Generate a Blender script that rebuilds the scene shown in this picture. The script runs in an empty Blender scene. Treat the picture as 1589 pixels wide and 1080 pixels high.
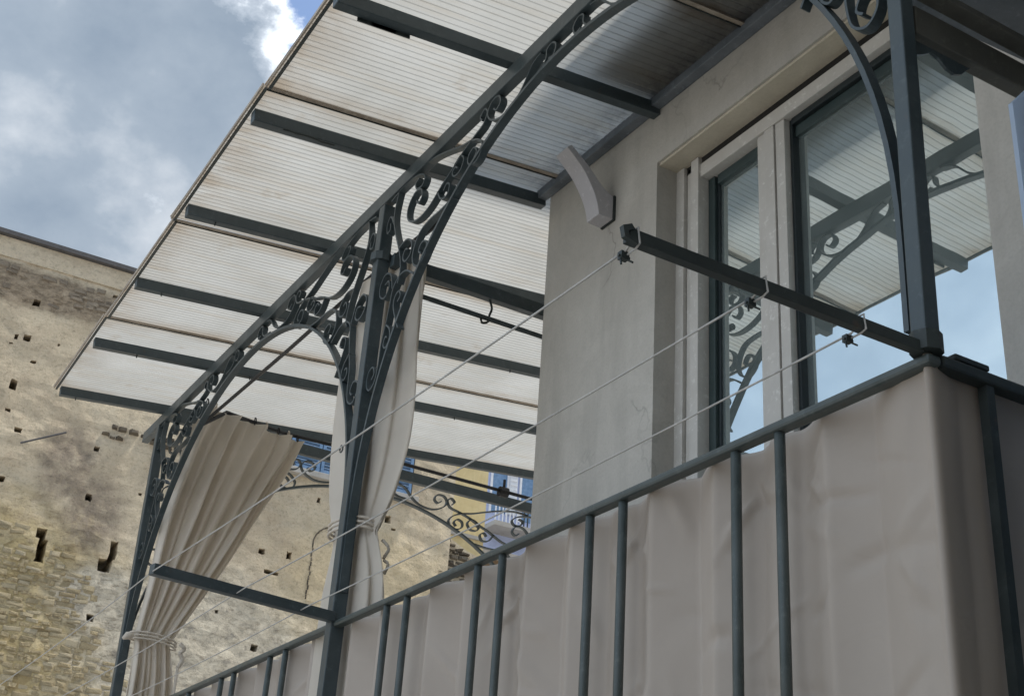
import bpy, math, random
from mathutils import Vector, Matrix, noise
R = math.radians
scene = bpy.context.scene
COL = scene.collection
random.seed(7)

# ------------------------------------------------------------------ camera
# world: X runs along the balcony away from the viewer, Y points out to the street, Z up; the eye is at the origin
cam_d = bpy.data.cameras.new('camera'); cam = bpy.data.objects.new('camera', cam_d); COL.objects.link(cam)
cam_d.sensor_width = 36.0; cam_d.lens = 36.0 * 2004.0 / 1589.0
cam_d.clip_start = 0.05; cam_d.clip_end = 2000
yaw, pitch, roll = R(-28.8), R(25.9), R(4.15)
fw = Vector((math.cos(pitch)*math.cos(yaw), math.cos(pitch)*math.sin(yaw), math.sin(pitch)))
rt = fw.cross(Vector((0, 0, 1))).normalized(); up = rt.cross(fw)
r2 = math.cos(roll)*rt + math.sin(roll)*up; u2 = -math.sin(roll)*rt + math.cos(roll)*up
cam.matrix_world = Matrix(((r2.x, u2.x, -fw.x, 0), (r2.y, u2.y, -fw.y, 0), (r2.z, u2.z, -fw.z, 0), (0, 0, 0, 1)))
scene.camera = cam

# ------------------------------------------------------------------ sky, sun, exposure
TO_SUN = Vector((-0.10, -0.36, 0.93)).normalized()
sun_el = math.asin(TO_SUN.z)
world = bpy.data.worlds.new('World'); scene.world = world; world.use_nodes = True
wn, wl = world.node_tree.nodes, world.node_tree.links
wn.clear()
w_out = wn.new('ShaderNodeOutputWorld'); w_bg = wn.new('ShaderNodeBackground'); w_cl = wn.new('ShaderNodeBackground')
w_mix = wn.new('ShaderNodeMixShader')
sky = wn.new('ShaderNodeTexSky'); sky.sky_type = 'NISHITA'; sky.sun_disc = False
sky.sun_elevation = sun_el; sky.sun_rotation = math.atan2(TO_SUN.x, TO_SUN.y)
w_bg.inputs['Strength'].default_value = 0.13
wl.new(sky.outputs[0], w_bg.inputs['Color'])
tc = wn.new('ShaderNodeTexCoord')
def wnoise(scale, detail, rough, dist, off):
    m = wn.new('ShaderNodeMapping'); m.inputs['Location'].default_value = off
    m.inputs['Scale'].default_value = (1.0, 1.0, 1.5)
    n = wn.new('ShaderNodeTexNoise'); n.inputs['Scale'].default_value = scale; n.inputs['Detail'].default_value = detail
    n.inputs['Roughness'].default_value = rough; n.inputs['Distortion'].default_value = dist
    wl.new(tc.outputs['Generated'], m.inputs['Vector']); wl.new(m.outputs[0], n.inputs['Vector'])
    return n.outputs['Fac']
def wmath(op, a, b=None, c=None):
    n = wn.new('ShaderNodeMath'); n.operation = op
    for i, v in enumerate((a, b, c)):
        if v is None: continue
        if isinstance(v, (int, float)): n.inputs[i].default_value = v
        else: wl.new(v, n.inputs[i])
    return n.outputs[0]
def wramp(fac, stops):
    r = wn.new('ShaderNodeValToRGB'); e = r.color_ramp.elements
    while len(e) < len(stops): e.new(0.5)
    for k, (p, c) in enumerate(stops):
        e[k].position = p; e[k].color = (c[0], c[1], c[2], 1)
    wl.new(fac, r.inputs[0]); return r.outputs['Color']
# gaps in the cloud deck where blue shows (one of them beside the canopy edge)
def gap(d, r_in, r_out):
    v = wn.new('ShaderNodeVectorMath'); v.operation = 'DISTANCE'
    v.inputs[1].default_value = Vector(d).normalized(); wl.new(tc.outputs['Generated'], v.inputs[0])
    m = wn.new('ShaderNodeMapRange'); m.interpolation_type = 'SMOOTHSTEP'
    m.inputs['From Min'].default_value = r_in; m.inputs['From Max'].default_value = r_out
    m.inputs['To Min'].default_value = 1; m.inputs['To Max'].default_value = 0
    wl.new(v.outputs['Value'], m.inputs['Value']); return m.outputs[0]
nA = wmath('ADD', wmath('MULTIPLY', wnoise(3.4, 8, 0.52, 0.15, (3.1, 1.7, 0.4)), 0.55), wmath('MULTIPLY', wnoise(7.5, 8, 0.55, 0.0, (6.1, 2.2, 1.4)), 0.45))
nB = wnoise(9.0, 10, 0.62, 0.0, (0.3, 5.1, 2.2))
g = wmath('MAXIMUM', gap((0.772, -0.245, 0.668), 0.0, 0.125), gap((-0.5, 0.6, 0.6), 0.05, 0.5))
hole = wmath('ADD', wmath('MULTIPLY', g, 0.62), wmath('MULTIPLY', wmath('SUBTRACT', nB, 0.5), 1.3))
mask = wn.new('ShaderNodeMapRange'); mask.interpolation_type = 'SMOOTHSTEP'
mask.inputs['From Min'].default_value = 0.37; mask.inputs['From Max'].default_value = 0.53
mask.inputs['To Min'].default_value = 1.0; mask.inputs['To Max'].default_value = 0.0
wl.new(hole, mask.inputs['Value'])
body = wramp(nA, [(0.38, (0.20, 0.26, 0.34)), (0.48, (0.265, 0.33, 0.415)), (0.56, (0.335, 0.40, 0.48)), (0.67, (0.66, 0.70, 0.75))])
rim = wramp(hole, [(0.16, (0, 0, 0)), (0.27, (0.22, 0.22, 0.22)), (0.40, (0.95, 0.95, 0.93))])
addc = wn.new('ShaderNodeMixRGB'); addc.blend_type = 'ADD'; addc.inputs[0].default_value = 1
wl.new(body, addc.inputs[1]); wl.new(rim, addc.inputs[2])
wl.new(addc.outputs[0], w_cl.inputs['Color'])
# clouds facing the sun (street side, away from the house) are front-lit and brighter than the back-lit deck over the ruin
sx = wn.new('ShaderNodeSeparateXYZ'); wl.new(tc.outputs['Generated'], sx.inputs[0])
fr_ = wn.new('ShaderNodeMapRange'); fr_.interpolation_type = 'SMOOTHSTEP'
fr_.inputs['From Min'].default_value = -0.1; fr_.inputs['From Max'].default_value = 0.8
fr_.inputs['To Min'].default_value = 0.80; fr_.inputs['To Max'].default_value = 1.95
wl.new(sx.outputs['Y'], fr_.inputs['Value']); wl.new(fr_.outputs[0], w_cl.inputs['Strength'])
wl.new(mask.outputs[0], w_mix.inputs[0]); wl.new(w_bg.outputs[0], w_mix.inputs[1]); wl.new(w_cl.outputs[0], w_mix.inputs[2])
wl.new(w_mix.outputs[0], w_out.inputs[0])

sun_d = bpy.data.lights.new('sun', 'SUN'); sun_d.energy = 2.8; sun_d.angle = R(9); sun_d.color = (1.0, 0.96, 0.90)
sun = bpy.data.objects.new('sun', sun_d); COL.objects.link(sun); sun.location = TO_SUN*60
sun.rotation_euler = TO_SUN.to_track_quat('Z', 'Y').to_euler()
vs = scene.view_settings; vs.view_transform = 'Standard'; vs.look = 'None'; vs.gamma = 1.0; vs.use_curve_mapping = False
vs.exposure = 0.60

# ------------------------------------------------------------------ materials
def new_mat(name):
    m = bpy.data.materials.new(name); m.use_nodes = True
    nt = m.node_tree; nt.nodes.clear()
    out = nt.nodes.new('ShaderNodeOutputMaterial')
    return m, nt, out
class NT:
    def __init__(s, nt): s.nt = nt; s.n = nt.nodes; s.l = nt.links; s.tc = None
    def coord(s, scale=(1, 1, 1), kind='Object', loc=(0, 0, 0), rot=(0, 0, 0)):
        if s.tc is None: s.tc = s.n.new('ShaderNodeTexCoord')
        m = s.n.new('ShaderNodeMapping'); m.inputs['Scale'].default_value = scale
        m.inputs['Location'].default_value = loc; m.inputs['Rotation'].default_value = rot
        s.l.new(s.tc.outputs[kind], m.inputs[0]); return m.outputs[0]
    def noise(s, scale, detail=5, rough=0.55, dist=0.0, vec=None):
        n = s.n.new('ShaderNodeTexNoise'); n.inputs['Scale'].default_value = scale; n.inputs['Detail'].default_value = detail
        n.inputs['Roughness'].default_value = rough; n.inputs['Distortion'].default_value = dist
        s.l.new(vec if vec is not None else s.coord(), n.inputs['Vector']); return n.outputs['Fac']
    def voro(s, scale, vec=None, feature='F1', out='Distance'):
        n = s.n.new('ShaderNodeTexVoronoi'); n.inputs['Scale'].default_value = scale; n.feature = feature
        s.l.new(vec if vec is not None else s.coord(), n.inputs['Vector']); return n.outputs[out]
    def ramp(s, fac, stops):
        r = s.n.new('ShaderNodeValToRGB'); e = r.color_ramp.elements
        while len(e) < len(stops): e.new(0.5)
        for k, (p, c) in enumerate(stops):
            if isinstance(c, (int, float)): c = (c, c, c)
            e[k].position = p; e[k].color = (c[0], c[1], c[2], 1)
        s.l.new(fac, r.inputs[0]); return r.outputs['Color']
    def mix(s, fac, a, b, mode='MIX'):
        m = s.n.new('ShaderNodeMixRGB'); m.blend_type = mode
        for i, v in enumerate((fac, a, b)):
            if isinstance(v, (int, float)): m.inputs[i].default_value = v if i == 0 else (v, v, v, 1)
            elif isinstance(v, tuple): m.inputs[i].default_value = (*v[:3], 1)
            else: s.l.new(v, m.inputs[i])
        return m.outputs[0]
    def math(s, op, a, b=None):
        n = s.n.new('ShaderNodeMath'); n.operation = op
        for i, v in enumerate((a, b)):
            if v is None: continue
            if isinstance(v, (int, float)): n.inputs[i].default_value = v
            else: s.l.new(v, n.inputs[i])
        return n.outputs[0]
    def bump(s, h, strength=0.3, dist=0.01, normal=None):
        b = s.n.new('ShaderNodeBump'); b.inputs['Strength'].default_value = strength; b.inputs['Distance'].default_value = dist
        s.l.new(h, b.inputs['Height'])
        if normal is not None: s.l.new(normal, b.inputs['Normal'])
        return b.outputs[0]
    def princ(s, color, rough=0.6, metal=0.0, normal=None, spec=0.5):
        p = s.n.new('ShaderNodeBsdfPrincipled')
        if isinstance(color, tuple): p.inputs['Base Color'].default_value = (*color[:3], 1)
        else: s.l.new(color, p.inputs['Base Color'])
        if isinstance(rough, (int, float)): p.inputs['Roughness'].default_value = rough
        else: s.l.new(rough, p.inputs['Roughness'])
        p.inputs['Metallic'].default_value = metal; p.inputs['Specular IOR Level'].default_value = spec
        if normal is not None: s.l.new(normal, p.inputs['Normal'])
        return p.outputs[0]
    def xyz(s):
        n = s.n.new('ShaderNodeSeparateXYZ'); s.l.new(s.coord(), n.inputs[0]); return n.outputs
    def blob(s, c, rad, soft=0.6, wob=0.35):
        """mask 1 inside an ellipsoid (centre c, radii rad) with a ragged edge"""
        v = s.coord(scale=(1/rad[0], 1/rad[1], 1/rad[2]), loc=(-c[0]/rad[0], -c[1]/rad[1], -c[2]/rad[2]))
        ln = s.n.new('ShaderNodeVectorMath'); ln.operation = 'LENGTH'; s.l.new(v, ln.inputs[0])
        d = s.math('ADD', ln.outputs['Value'], s.math('MULTIPLY', s.math('SUBTRACT', s.noise(3.0, 7, 0.65), 0.5), wob*4))
        m = s.n.new('ShaderNodeMapRange'); m.interpolation_type = 'SMOOTHSTEP'
        m.inputs['From Min'].default_value = 1-soft*0.5; m.inputs['From Max'].default_value = 1+soft*0.5
        m.inputs['To Min'].default_value = 1; m.inputs['To Max'].default_value = 0
        s.l.new(d, m.inputs['Value']); return m.outputs[0]
M = {}
def paint_metal(name, c1, c2, rough=0.42, rust=0.0):
    m, nt, out = new_mat(name); t = NT(nt)
    f = t.noise(9, 6, 0.6); f2 = t.noise(60, 3, 0.5)
    col = t.ramp(f, [(0.35, c1), (0.68, c2)])
    col = t.mix(t.ramp(t.noise(33, 8, 0.75), [(0.55, 0.0), (0.72, 0.5)]), col, tuple(min(1, v*1.9+0.01) for v in c2))
    if rust:
        col = t.mix(t.ramp(t.noise(16, 8, 0.75), [(0.60, 0.0), (0.70, rust)]), col, (0.10, 0.065, 0.045))
    nt.links.new(t.princ(col, t.ramp(f, [(0.3, rough-0.08), (0.7, rough+0.15)]), 0.0, t.bump(f2, 0.25, 0.002), 0.45), out.inputs[0])
    M[name] = m
paint_metal('iron', (0.040, 0.056, 0.062), (0.062, 0.080, 0.086), 0.40, 0.35)
paint_metal('iron_dark', (0.022, 0.030, 0.030), (0.040, 0.050, 0.048), 0.5, 0.5)
paint_metal('black', (0.008, 0.008, 0.009), (0.014, 0.014, 0.015), 0.5)
paint_metal('rail', (0.045, 0.060, 0.058), (0.085, 0.100, 0.096), 0.42, 0.5)
paint_metal('olive_beam', (0.075, 0.075, 0.064), (0.105, 0.103, 0.088), 0.5, 0.2)
paint_metal('flashing', (0.11, 0.13, 0.15), (0.18, 0.20, 0.22), 0.5, 0.1)
paint_metal('wire', (0.36, 0.35, 0.33), (0.48, 0.47, 0.44), 0.35)
paint_metal('coping', (0.06, 0.058, 0.06), (0.10, 0.095, 0.095), 0.7)
paint_metal('joint_strip', (0.26, 0.21, 0.16), (0.42, 0.36, 0.29), 0.6, 0.6)
paint_metal('aluminium', (0.50, 0.48, 0.44), (0.56, 0.54, 0.50), 0.35)
paint_metal('gasket', (0.010, 0.016, 0.018), (0.016, 0.024, 0.026), 0.45)
paint_metal('sash_green', (0.028, 0.046, 0.046), (0.04, 0.06, 0.06), 0.4)
paint_metal('lamp_grey', (0.42, 0.41, 0.43), (0.47, 0.46, 0.47), 0.5)
paint_metal('blue_paint', (0.10, 0.19, 0.33), (0.17, 0.28, 0.44), 0.6, 0.1)
paint_metal('white_paint', (0.62, 0.64, 0.68), (0.74, 0.75, 0.78), 0.6)
paint_metal('dark_opening', (0.012, 0.011, 0.010), (0.02, 0.018, 0.016), 0.9)

def plaster(name, c1, c2, c3, stain=0.5, cracks=0.0):
    m, nt, out = new_mat(name); t = NT(nt)
    big = t.noise(1.1, 8, 0.62, 0.4); streak = t.noise(2.0, 6, 0.6, 0.2, t.coord(scale=(3.0, 3.0, 0.45))); fine = t.noise(95, 4, 0.6)
    blot = t.noise(4.5, 9, 0.7, 0.6)
    col = t.ramp(big, [(0.30, c1), (0.55, c2), (0.75, c3)])
    col = t.mix(t.ramp(streak, [(0.48, 0.0), (0.75, stain)]), col, tuple(v*0.68 for v in c1))
    col = t.mix(t.ramp(blot, [(0.36, 0.30), (0.50, 0.0)]), col, tuple(v*0.80 for v in c1))
    col = t.mix(t.ramp(blot, [(0.56, 0.0), (0.70, 0.30)]), col, tuple(min(1, v*1.15) for v in c3))
    col = t.mix(t.ramp(fine, [(0.3, 0.18), (0.55, 0.0)]), col, tuple(v*0.6 for v in c1))
    h = t.math('ADD', t.math('MULTIPLY', fine, 0.4), t.math('ADD', t.noise(7, 6, 0.6), t.math('MULTIPLY', t.noise(28, 5, 0.6), 0.5)))
    if cracks:
        wv = t.coord(scale=(1, 1, 0.8)); nz = nt.nodes.new('ShaderNodeTexNoise'); nz.inputs['Scale'].default_value = 3.0; nz.inputs['Detail'].default_value = 6
        nt.links.new(wv, nz.inputs['Vector']); va = nt.nodes.new('ShaderNodeVectorMath'); va.operation = 'MULTIPLY_ADD'
        nt.links.new(nz.outputs['Color'], va.inputs[0]); va.inputs[1].default_value = (0.5, 0.5, 0.5); nt.links.new(wv, va.inputs[2])
        ck = t.ramp(t.voro(1.15, va.outputs[0], 'DISTANCE_TO_EDGE'), [(0.0, 1.0), (0.006, 0.0)])
        ck = t.math('MULTIPLY', ck, t.ramp(t.noise(1.4, 3), [(0.5, 0.0), (0.62, cracks)]))
        col = t.mix(ck, col, tuple(v*0.45 for v in c1))
    nt.links.new(t.princ(col, 0.9, 0, t.bump(h, 0.45, 0.006), 0.2), out.inputs[0]); M[name] = m
plaster('house_plaster', (0.44, 0.42, 0.38), (0.50, 0.48, 0.435), (0.55, 0.53, 0.485), 0.55, 0.7)
plaster('soffit_plaster', (0.52, 0.47, 0.37), (0.56, 0.51, 0.41), (0.60, 0.55, 0.45), 0.2)
plaster('yellow_plaster', (0.60, 0.47, 0.24), (0.66, 0.54, 0.30), (0.70, 0.58, 0.36), 0.3)
plaster('lilac_plaster', (0.42, 0.48, 0.68), (0.47, 0.53, 0.74), (0.50, 0.56, 0.78), 0.15)
plaster('brown_board', (0.20, 0.14, 0.09), (0.25, 0.18, 0.12), (0.29, 0.21, 0.14), 0.4)
plaster('concrete', (0.34, 0.32, 0.29), (0.40, 0.38, 0.35), (0.45, 0.43, 0.39), 0.4)
plaster('paving', (0.42, 0.40, 0.37), (0.48, 0.46, 0.43), (0.54, 0.52, 0.48), 0.3)

def ruin_mat():
    m, nt, out = new_mat('ruin_wall'); t = NT(nt)
    z = t.xyz()[2]
    sv = t.coord(scale=(1, 1.0, 2.1))
    vor = t.voro(3.6, sv, 'DISTANCE_TO_EDGE'); vcol = t.voro(3.6, sv, 'F1', 'Color')
    big = t.noise(0.55, 8, 0.6, 0.6); med = t.noise(2.4, 8, 0.68, 0.3); fine = t.noise(14, 7, 0.7); speck = t.noise(34, 4, 0.6)
    plas = t.ramp(big, [(0.30, (0.50, 0.42, 0.32)), (0.50, (0.59, 0.51, 0.395)), (0.70, (0.65, 0.575, 0.465))])
    plas = t.mix(t.ramp(med, [(0.36, 0.45), (0.52, 0.0)]), plas, (0.42, 0.345, 0.265))
    plas = t.mix(t.ramp(t.noise(5.5, 7, 0.7, 0.2), [(0.56, 0.0), (0.68, 0.5)]), plas, (0.60, 0.53, 0.43))
    # bare masonry low on the left, ochre; grey-white lime further right; rubble under the top band
    ochre = t.ramp(t.mix(0.5, vcol, med), [(0.25, (0.30, 0.235, 0.13)), (0.5, (0.44, 0.36, 0.21)), (0.75, (0.54, 0.46, 0.31))])
    lime = t.ramp(t.noise(4.2, 8, 0.75, 0.5, t.coord(scale=(1, 1, 1.7))), [(0.34, (0.25, 0.235, 0.215)), (0.47, (0.53, 0.48, 0.40)), (0.62, (0.66, 0.605, 0.51))])
    rub = t.ramp(t.noise(5, 8, 0.75, 0.4, t.coord(scale=(1, 1, 2.2))), [(0.32, (0.16, 0.13, 0.10)), (0.52, (0.34, 0.28, 0.215)), (0.70, (0.44, 0.37, 0.29))])
    m_och = t.blob((20, -2.4, 3.6), (3, 2.7, 2.35), 0.5, 0.16)
    m_lime = t.blob((20, -6.1, 4.0), (3, 2.1, 1.5), 0.6, 0.2)
    m_lime2 = t.blob((20, -4.2, 4.75), (3, 0.75, 0.5), 0.8, 0.2)
    m_rub = t.blob((20, -1.8, 9.45), (3, 2.6, 0.34), 0.5, 0.12)
    m_st = t.math('MAXIMUM', t.blob((20, -3.25, 6.75), (3, 0.42, 0.62), 0.8, 0.15), t.blob((20, -3.80, 6.05), (3, 0.45, 0.62), 0.8, 0.15))
    m_och2 = t.blob((20, -8.6, 5.6), (3, 1.6, 1.3), 0.9, 0.3)
    col = t.mix(m_och, plas, ochre); col = t.mix(m_lime, col, lime); col = t.mix(m_lime2, col, lime)
    col = t.mix(t.math('MULTIPLY', m_och2, 0.45), col, (0.56, 0.45, 0.27))
    col = t.mix(m_rub, col, rub)
    col = t.mix(t.math('MULTIPLY', t.math('MULTIPLY', m_st, t.ramp(t.noise(7, 9, 0.75), [(0.34, 0.25), (0.56, 1.0)])), 0.85), col, t.ramp(fine, [(0.35, (0.15, 0.12, 0.10)), (0.65, (0.29, 0.245, 0.205))]))
    crack = t.ramp(vor, [(0.0, 1.0), (0.05, 0.0)])
    bare = t.math('MINIMUM', t.math('ADD', t.math('ADD', m_och, m_rub), t.math('MULTIPLY', m_lime, 0.5)), 1.0)
    pit = t.ramp(t.noise(6.5, 8, 0.72, 0.3, t.coord(scale=(1, 0.75, 2.4))), [(0.37, 1.0), (0.46, 0.0)])
    col = t.mix(t.math('MULTIPLY', t.math('MULTIPLY', pit, t.math('ADD', t.math('MULTIPLY', bare, 0.85), 0.10)), 0.55), col, (0.19, 0.145, 0.10))
    col = t.mix(t.ramp(speck, [(0.28, 0.35), (0.38, 0.0)]), col, (0.20, 0.16, 0.12))
    grain = t.ramp(t.noise(8.5, 10, 0.78, 0.4, t.coord(scale=(1, 1, 1.5))), [(0.33, 0.62), (0.47, 0.95), (0.60, 1.0), (0.72, 1.16)])
    col = t.mix(1.0, col, grain, 'MULTIPLY')
    g2 = t.ramp(t.noise(26, 8, 0.75, 0.2, t.coord(scale=(1, 1, 1.3))), [(0.34, 0.66), (0.45, 0.98), (0.62, 1.0), (0.72, 1.14)])
    col = t.mix(1.0, col, g2, 'MULTIPLY')
    col = t.mix(1.0, col, (1.05, 1.03, 0.97), 'MULTIPLY')
    h = t.math('ADD', t.math('MULTIPLY', fine, 0.9), t.math('ADD', t.math('MULTIPLY', med, 0.8), t.math('MULTIPLY', t.math('MULTIPLY', t.math('SUBTRACT', 1.0, pit), bare), 0.5)))
    nt.links.new(t.princ(col, 0.95, 0, t.bump(h, 0.6, 0.05), 0.1), out.inputs[0]); M['ruin'] = m
ruin_mat()
def stone_mat(name, cs):
    m, nt, out = new_mat(name); t = NT(nt)
    oi = nt.nodes.new('ShaderNodeObjectInfo')
    v = t.noise(1.7, 6, 0.7)
    f = t.math('ADD', t.math('MULTIPLY', oi.outputs['Random'], 0.5), t.math('MULTIPLY', v, 0.5))
    col = t.ramp(f, [(0.15, cs[0]), (0.5, cs[1]), (0.85, cs[2])])
    fine = t.noise(24, 6, 0.7)
    col = t.mix(t.ramp(fine, [(0.36, 0.6), (0.56, 0.0)]), col, tuple(k*0.45 for k in cs[0]))
    nt.links.new(t.princ(col, 0.95, 0, t.bump(fine, 0.8, 0.03), 0.1), out.inputs[0]); M[name] = m
stone_mat('stone_ochre', [(0.36, 0.29, 0.175), (0.50, 0.42, 0.275), (0.60, 0.53, 0.39)])
stone_mat('stone_dark', [(0.10, 0.085, 0.07), (0.20, 0.17, 0.13), (0.30, 0.26, 0.20)])
stone_mat('stone_grey', [(0.24, 0.20, 0.155), (0.34, 0.285, 0.22), (0.42, 0.36, 0.285)])

def cloth(name, c1, c2, trans, scale=3.0, weave=420, crease=0.0):
    m, nt, out = new_mat(name); t = NT(nt)
    col = t.ramp(t.noise(scale, 6, 0.6, 0.3), [(0.3, c1), (0.7, c2)])
    fine = t.noise(weave, 2, 0.5)
    h = t.bump(fine, 0.15, 0.001)
    if crease:
        cr = t.noise(2.2, 3, 0.5, 1.2, t.coord(scale=(1.0, 1.0, 1.6), rot=(0, 0.5, 0)))
        rid = t.ramp(t.math('ABSOLUTE', t.math('SUBTRACT', cr, 0.5)), [(0.0, 1.0), (0.035, 0.0)])
        h = t.bump(rid, crease, 0.006, h)
    p = t.princ(col, 0.85 if not crease else 0.6, 0, h, 0.2)
    if trans:
        tr = nt.nodes.new('ShaderNodeBsdfTranslucent'); nt.links.new(col, tr.inputs['Color'])
        mx = nt.nodes.new('ShaderNodeMixShader'); mx.inputs[0].default_value = trans
        nt.links.new(p, mx.inputs[1]); nt.links.new(tr.outputs[0], mx.inputs[2]); nt.links.new(mx.outputs[0], out.inputs[0])
    else: nt.links.new(p, out.inputs[0])
    M[name] = m
cloth('taupe_sheet', (0.365, 0.315, 0.268), (0.42, 0.368, 0.318), 0.0, 1.5, 500, 0.06)
cloth('curtain', (0.70, 0.645, 0.56), (0.77, 0.715, 0.635), 0.36, 4.0)
cloth('rope', (0.50, 0.45, 0.38), (0.60, 0.54, 0.46), 0.0, 40.0)

def poly_mat():
    m, nt, out = new_mat('polycarbonate'); t = NT(nt)
    big = t.noise(1.6, 7, 0.6, 0.4); st = t.noise(2.2, 6, 0.65, 0.2, t.coord(scale=(5.0, 0.5, 1)))
    col = t.ramp(big, [(0.3, (0.37, 0.362, 0.335)), (0.7, (0.465, 0.46, 0.437))])
    col = t.mix(t.ramp(st, [(0.50, 0.0), (0.72, 0.5)]), col, (0.37, 0.32, 0.25))
    col = t.mix(t.ramp(t.noise(5.5, 5, 0.6), [(0.62, 0.0), (0.74, 0.45)]), col, (0.28, 0.23, 0.17))
    X_, Y_, Z_ = t.xyz()
    eave = t.n.new('ShaderNodeMapRange'); eave.inputs['From Min'].default_value = -1.62; eave.inputs['From Max'].default_value = -1.16
    t.l.new(Y_, eave.inputs['Value'])
    edge = t.math('MULTIPLY', t.math('POWER', eave.outputs[0], 2.2), t.ramp(t.noise(3.2, 7, 0.7, 0.3, t.coord(scale=(1.6, 0.6, 1))), [(0.38, 0.0), (0.62, 1.0)]))
    col = t.mix(t.math('MULTIPLY', edge, 0.75), col, (0.23, 0.165, 0.10))
    # grime gathers along the sheet joints (every 1.36 m); dark grey patches towards the wall
    jf = t.math('ABSOLUTE', t.math('SUBTRACT', t.math('FRACT', t.math('DIVIDE', t.math('SUBTRACT', X_, 0.35), 1.365)), 0.5))
    jm = t.n.new('ShaderNodeMapRange'); jm.inputs['From Min'].default_value = 0.40; jm.inputs['From Max'].default_value = 0.5; t.l.new(jf, jm.inputs['Value'])
    jd = t.math('MULTIPLY', jm.outputs[0], t.ramp(t.noise(2.6, 8, 0.7, 0.3, t.coord(scale=(2.5, 0.7, 1))), [(0.36, 0.0), (0.60, 1.0)]))
    col = t.mix(t.math('MULTIPLY', jd, 0.8), col, (0.25, 0.19, 0.125))
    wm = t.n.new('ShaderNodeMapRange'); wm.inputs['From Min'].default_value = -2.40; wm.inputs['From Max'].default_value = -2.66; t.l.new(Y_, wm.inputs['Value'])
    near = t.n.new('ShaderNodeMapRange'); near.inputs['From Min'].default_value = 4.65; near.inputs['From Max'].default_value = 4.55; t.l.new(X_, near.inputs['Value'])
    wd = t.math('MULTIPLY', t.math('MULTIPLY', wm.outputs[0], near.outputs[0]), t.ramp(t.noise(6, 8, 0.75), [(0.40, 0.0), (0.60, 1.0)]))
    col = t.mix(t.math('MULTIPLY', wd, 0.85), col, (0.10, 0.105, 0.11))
    tr = nt.nodes.new('ShaderNodeBsdfTranslucent'); nt.links.new(col, tr.inputs['Color'])
    p = t.princ(col, 0.35, 0, None, 0.4)
    mx = nt.nodes.new('ShaderNodeMixShader'); mx.inputs[0].default_value = 0.72
    nt.links.new(p, mx.inputs[1]); nt.links.new(tr.outputs[0], mx.inputs[2]); nt.links.new(mx.outputs[0], out.inputs[0])
    M['poly'] = m
poly_mat()
def glass_mat(name, base_ref, tint, frost=0.0):
    m, nt, out = new_mat(name); t = NT(nt)
    gl = nt.nodes.new('ShaderNodeBsdfGlossy'); gl.inputs['Roughness'].default_value = frost; gl.inputs['Color'].default_value = (0.86, 0.95, 0.97, 1)
    nt.links.new(t.bump(t.noise(2.2, 2, 0.4), 0.12, 0.01), gl.inputs['Normal'])
    tr = nt.nodes.new('ShaderNodeBsdfTransparent'); tr.inputs['Color'].default_value = (*tint, 1)
    fr = nt.nodes.new('ShaderNodeFresnel'); fr.inputs['IOR'].default_value = 1.5
    f = t.math('MINIMUM', t.math('ADD', fr.outputs[0], base_ref), 1.0)
    mx = nt.nodes.new('ShaderNodeMixShader'); nt.links.new(f, mx.inputs[0])
    nt.links.new(tr.outputs[0], mx.inputs[1]); nt.links.new(gl.outputs[0], mx.inputs[2])
    milky_haze = t.princ((0.50, 0.60, 0.58), 0.6); m2 = nt.nodes.new('ShaderNodeMixShader')  # pale haze mixed over the glass, standing in for room brightness
    nt.links.new(t.ramp(t.noise(2.5, 5, 0.6), [(0.3, 0.12), (0.7, 0.20)]), m2.inputs[0])
    nt.links.new(mx.outputs[0], m2.inputs[1]); nt.links.new(milky_haze, m2.inputs[2]); nt.links.new(m2.outputs[0], out.inputs[0]); M[name] = m
glass_mat('pane_glass', 0.62, (0.34, 0.40, 0.40))
def frost_mat():
    m, nt, out = new_mat('frosted_glass'); t = NT(nt)
    p = t.princ((0.55, 0.64, 0.76), 0.25, 0, None, 0.8)
    tr = nt.nodes.new('ShaderNodeBsdfTranslucent'); tr.inputs['Color'].default_value = (0.72, 0.82, 0.95, 1)
    mx = nt.nodes.new('ShaderNodeMixShader'); mx.inputs[0].default_value = 0.5
    nt.links.new(p, mx.inputs[1]); nt.links.new(tr.outputs[0], mx.inputs[2]); nt.links.new(mx.outputs[0], out.inputs[0]); M['frost'] = m
frost_mat()

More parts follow.
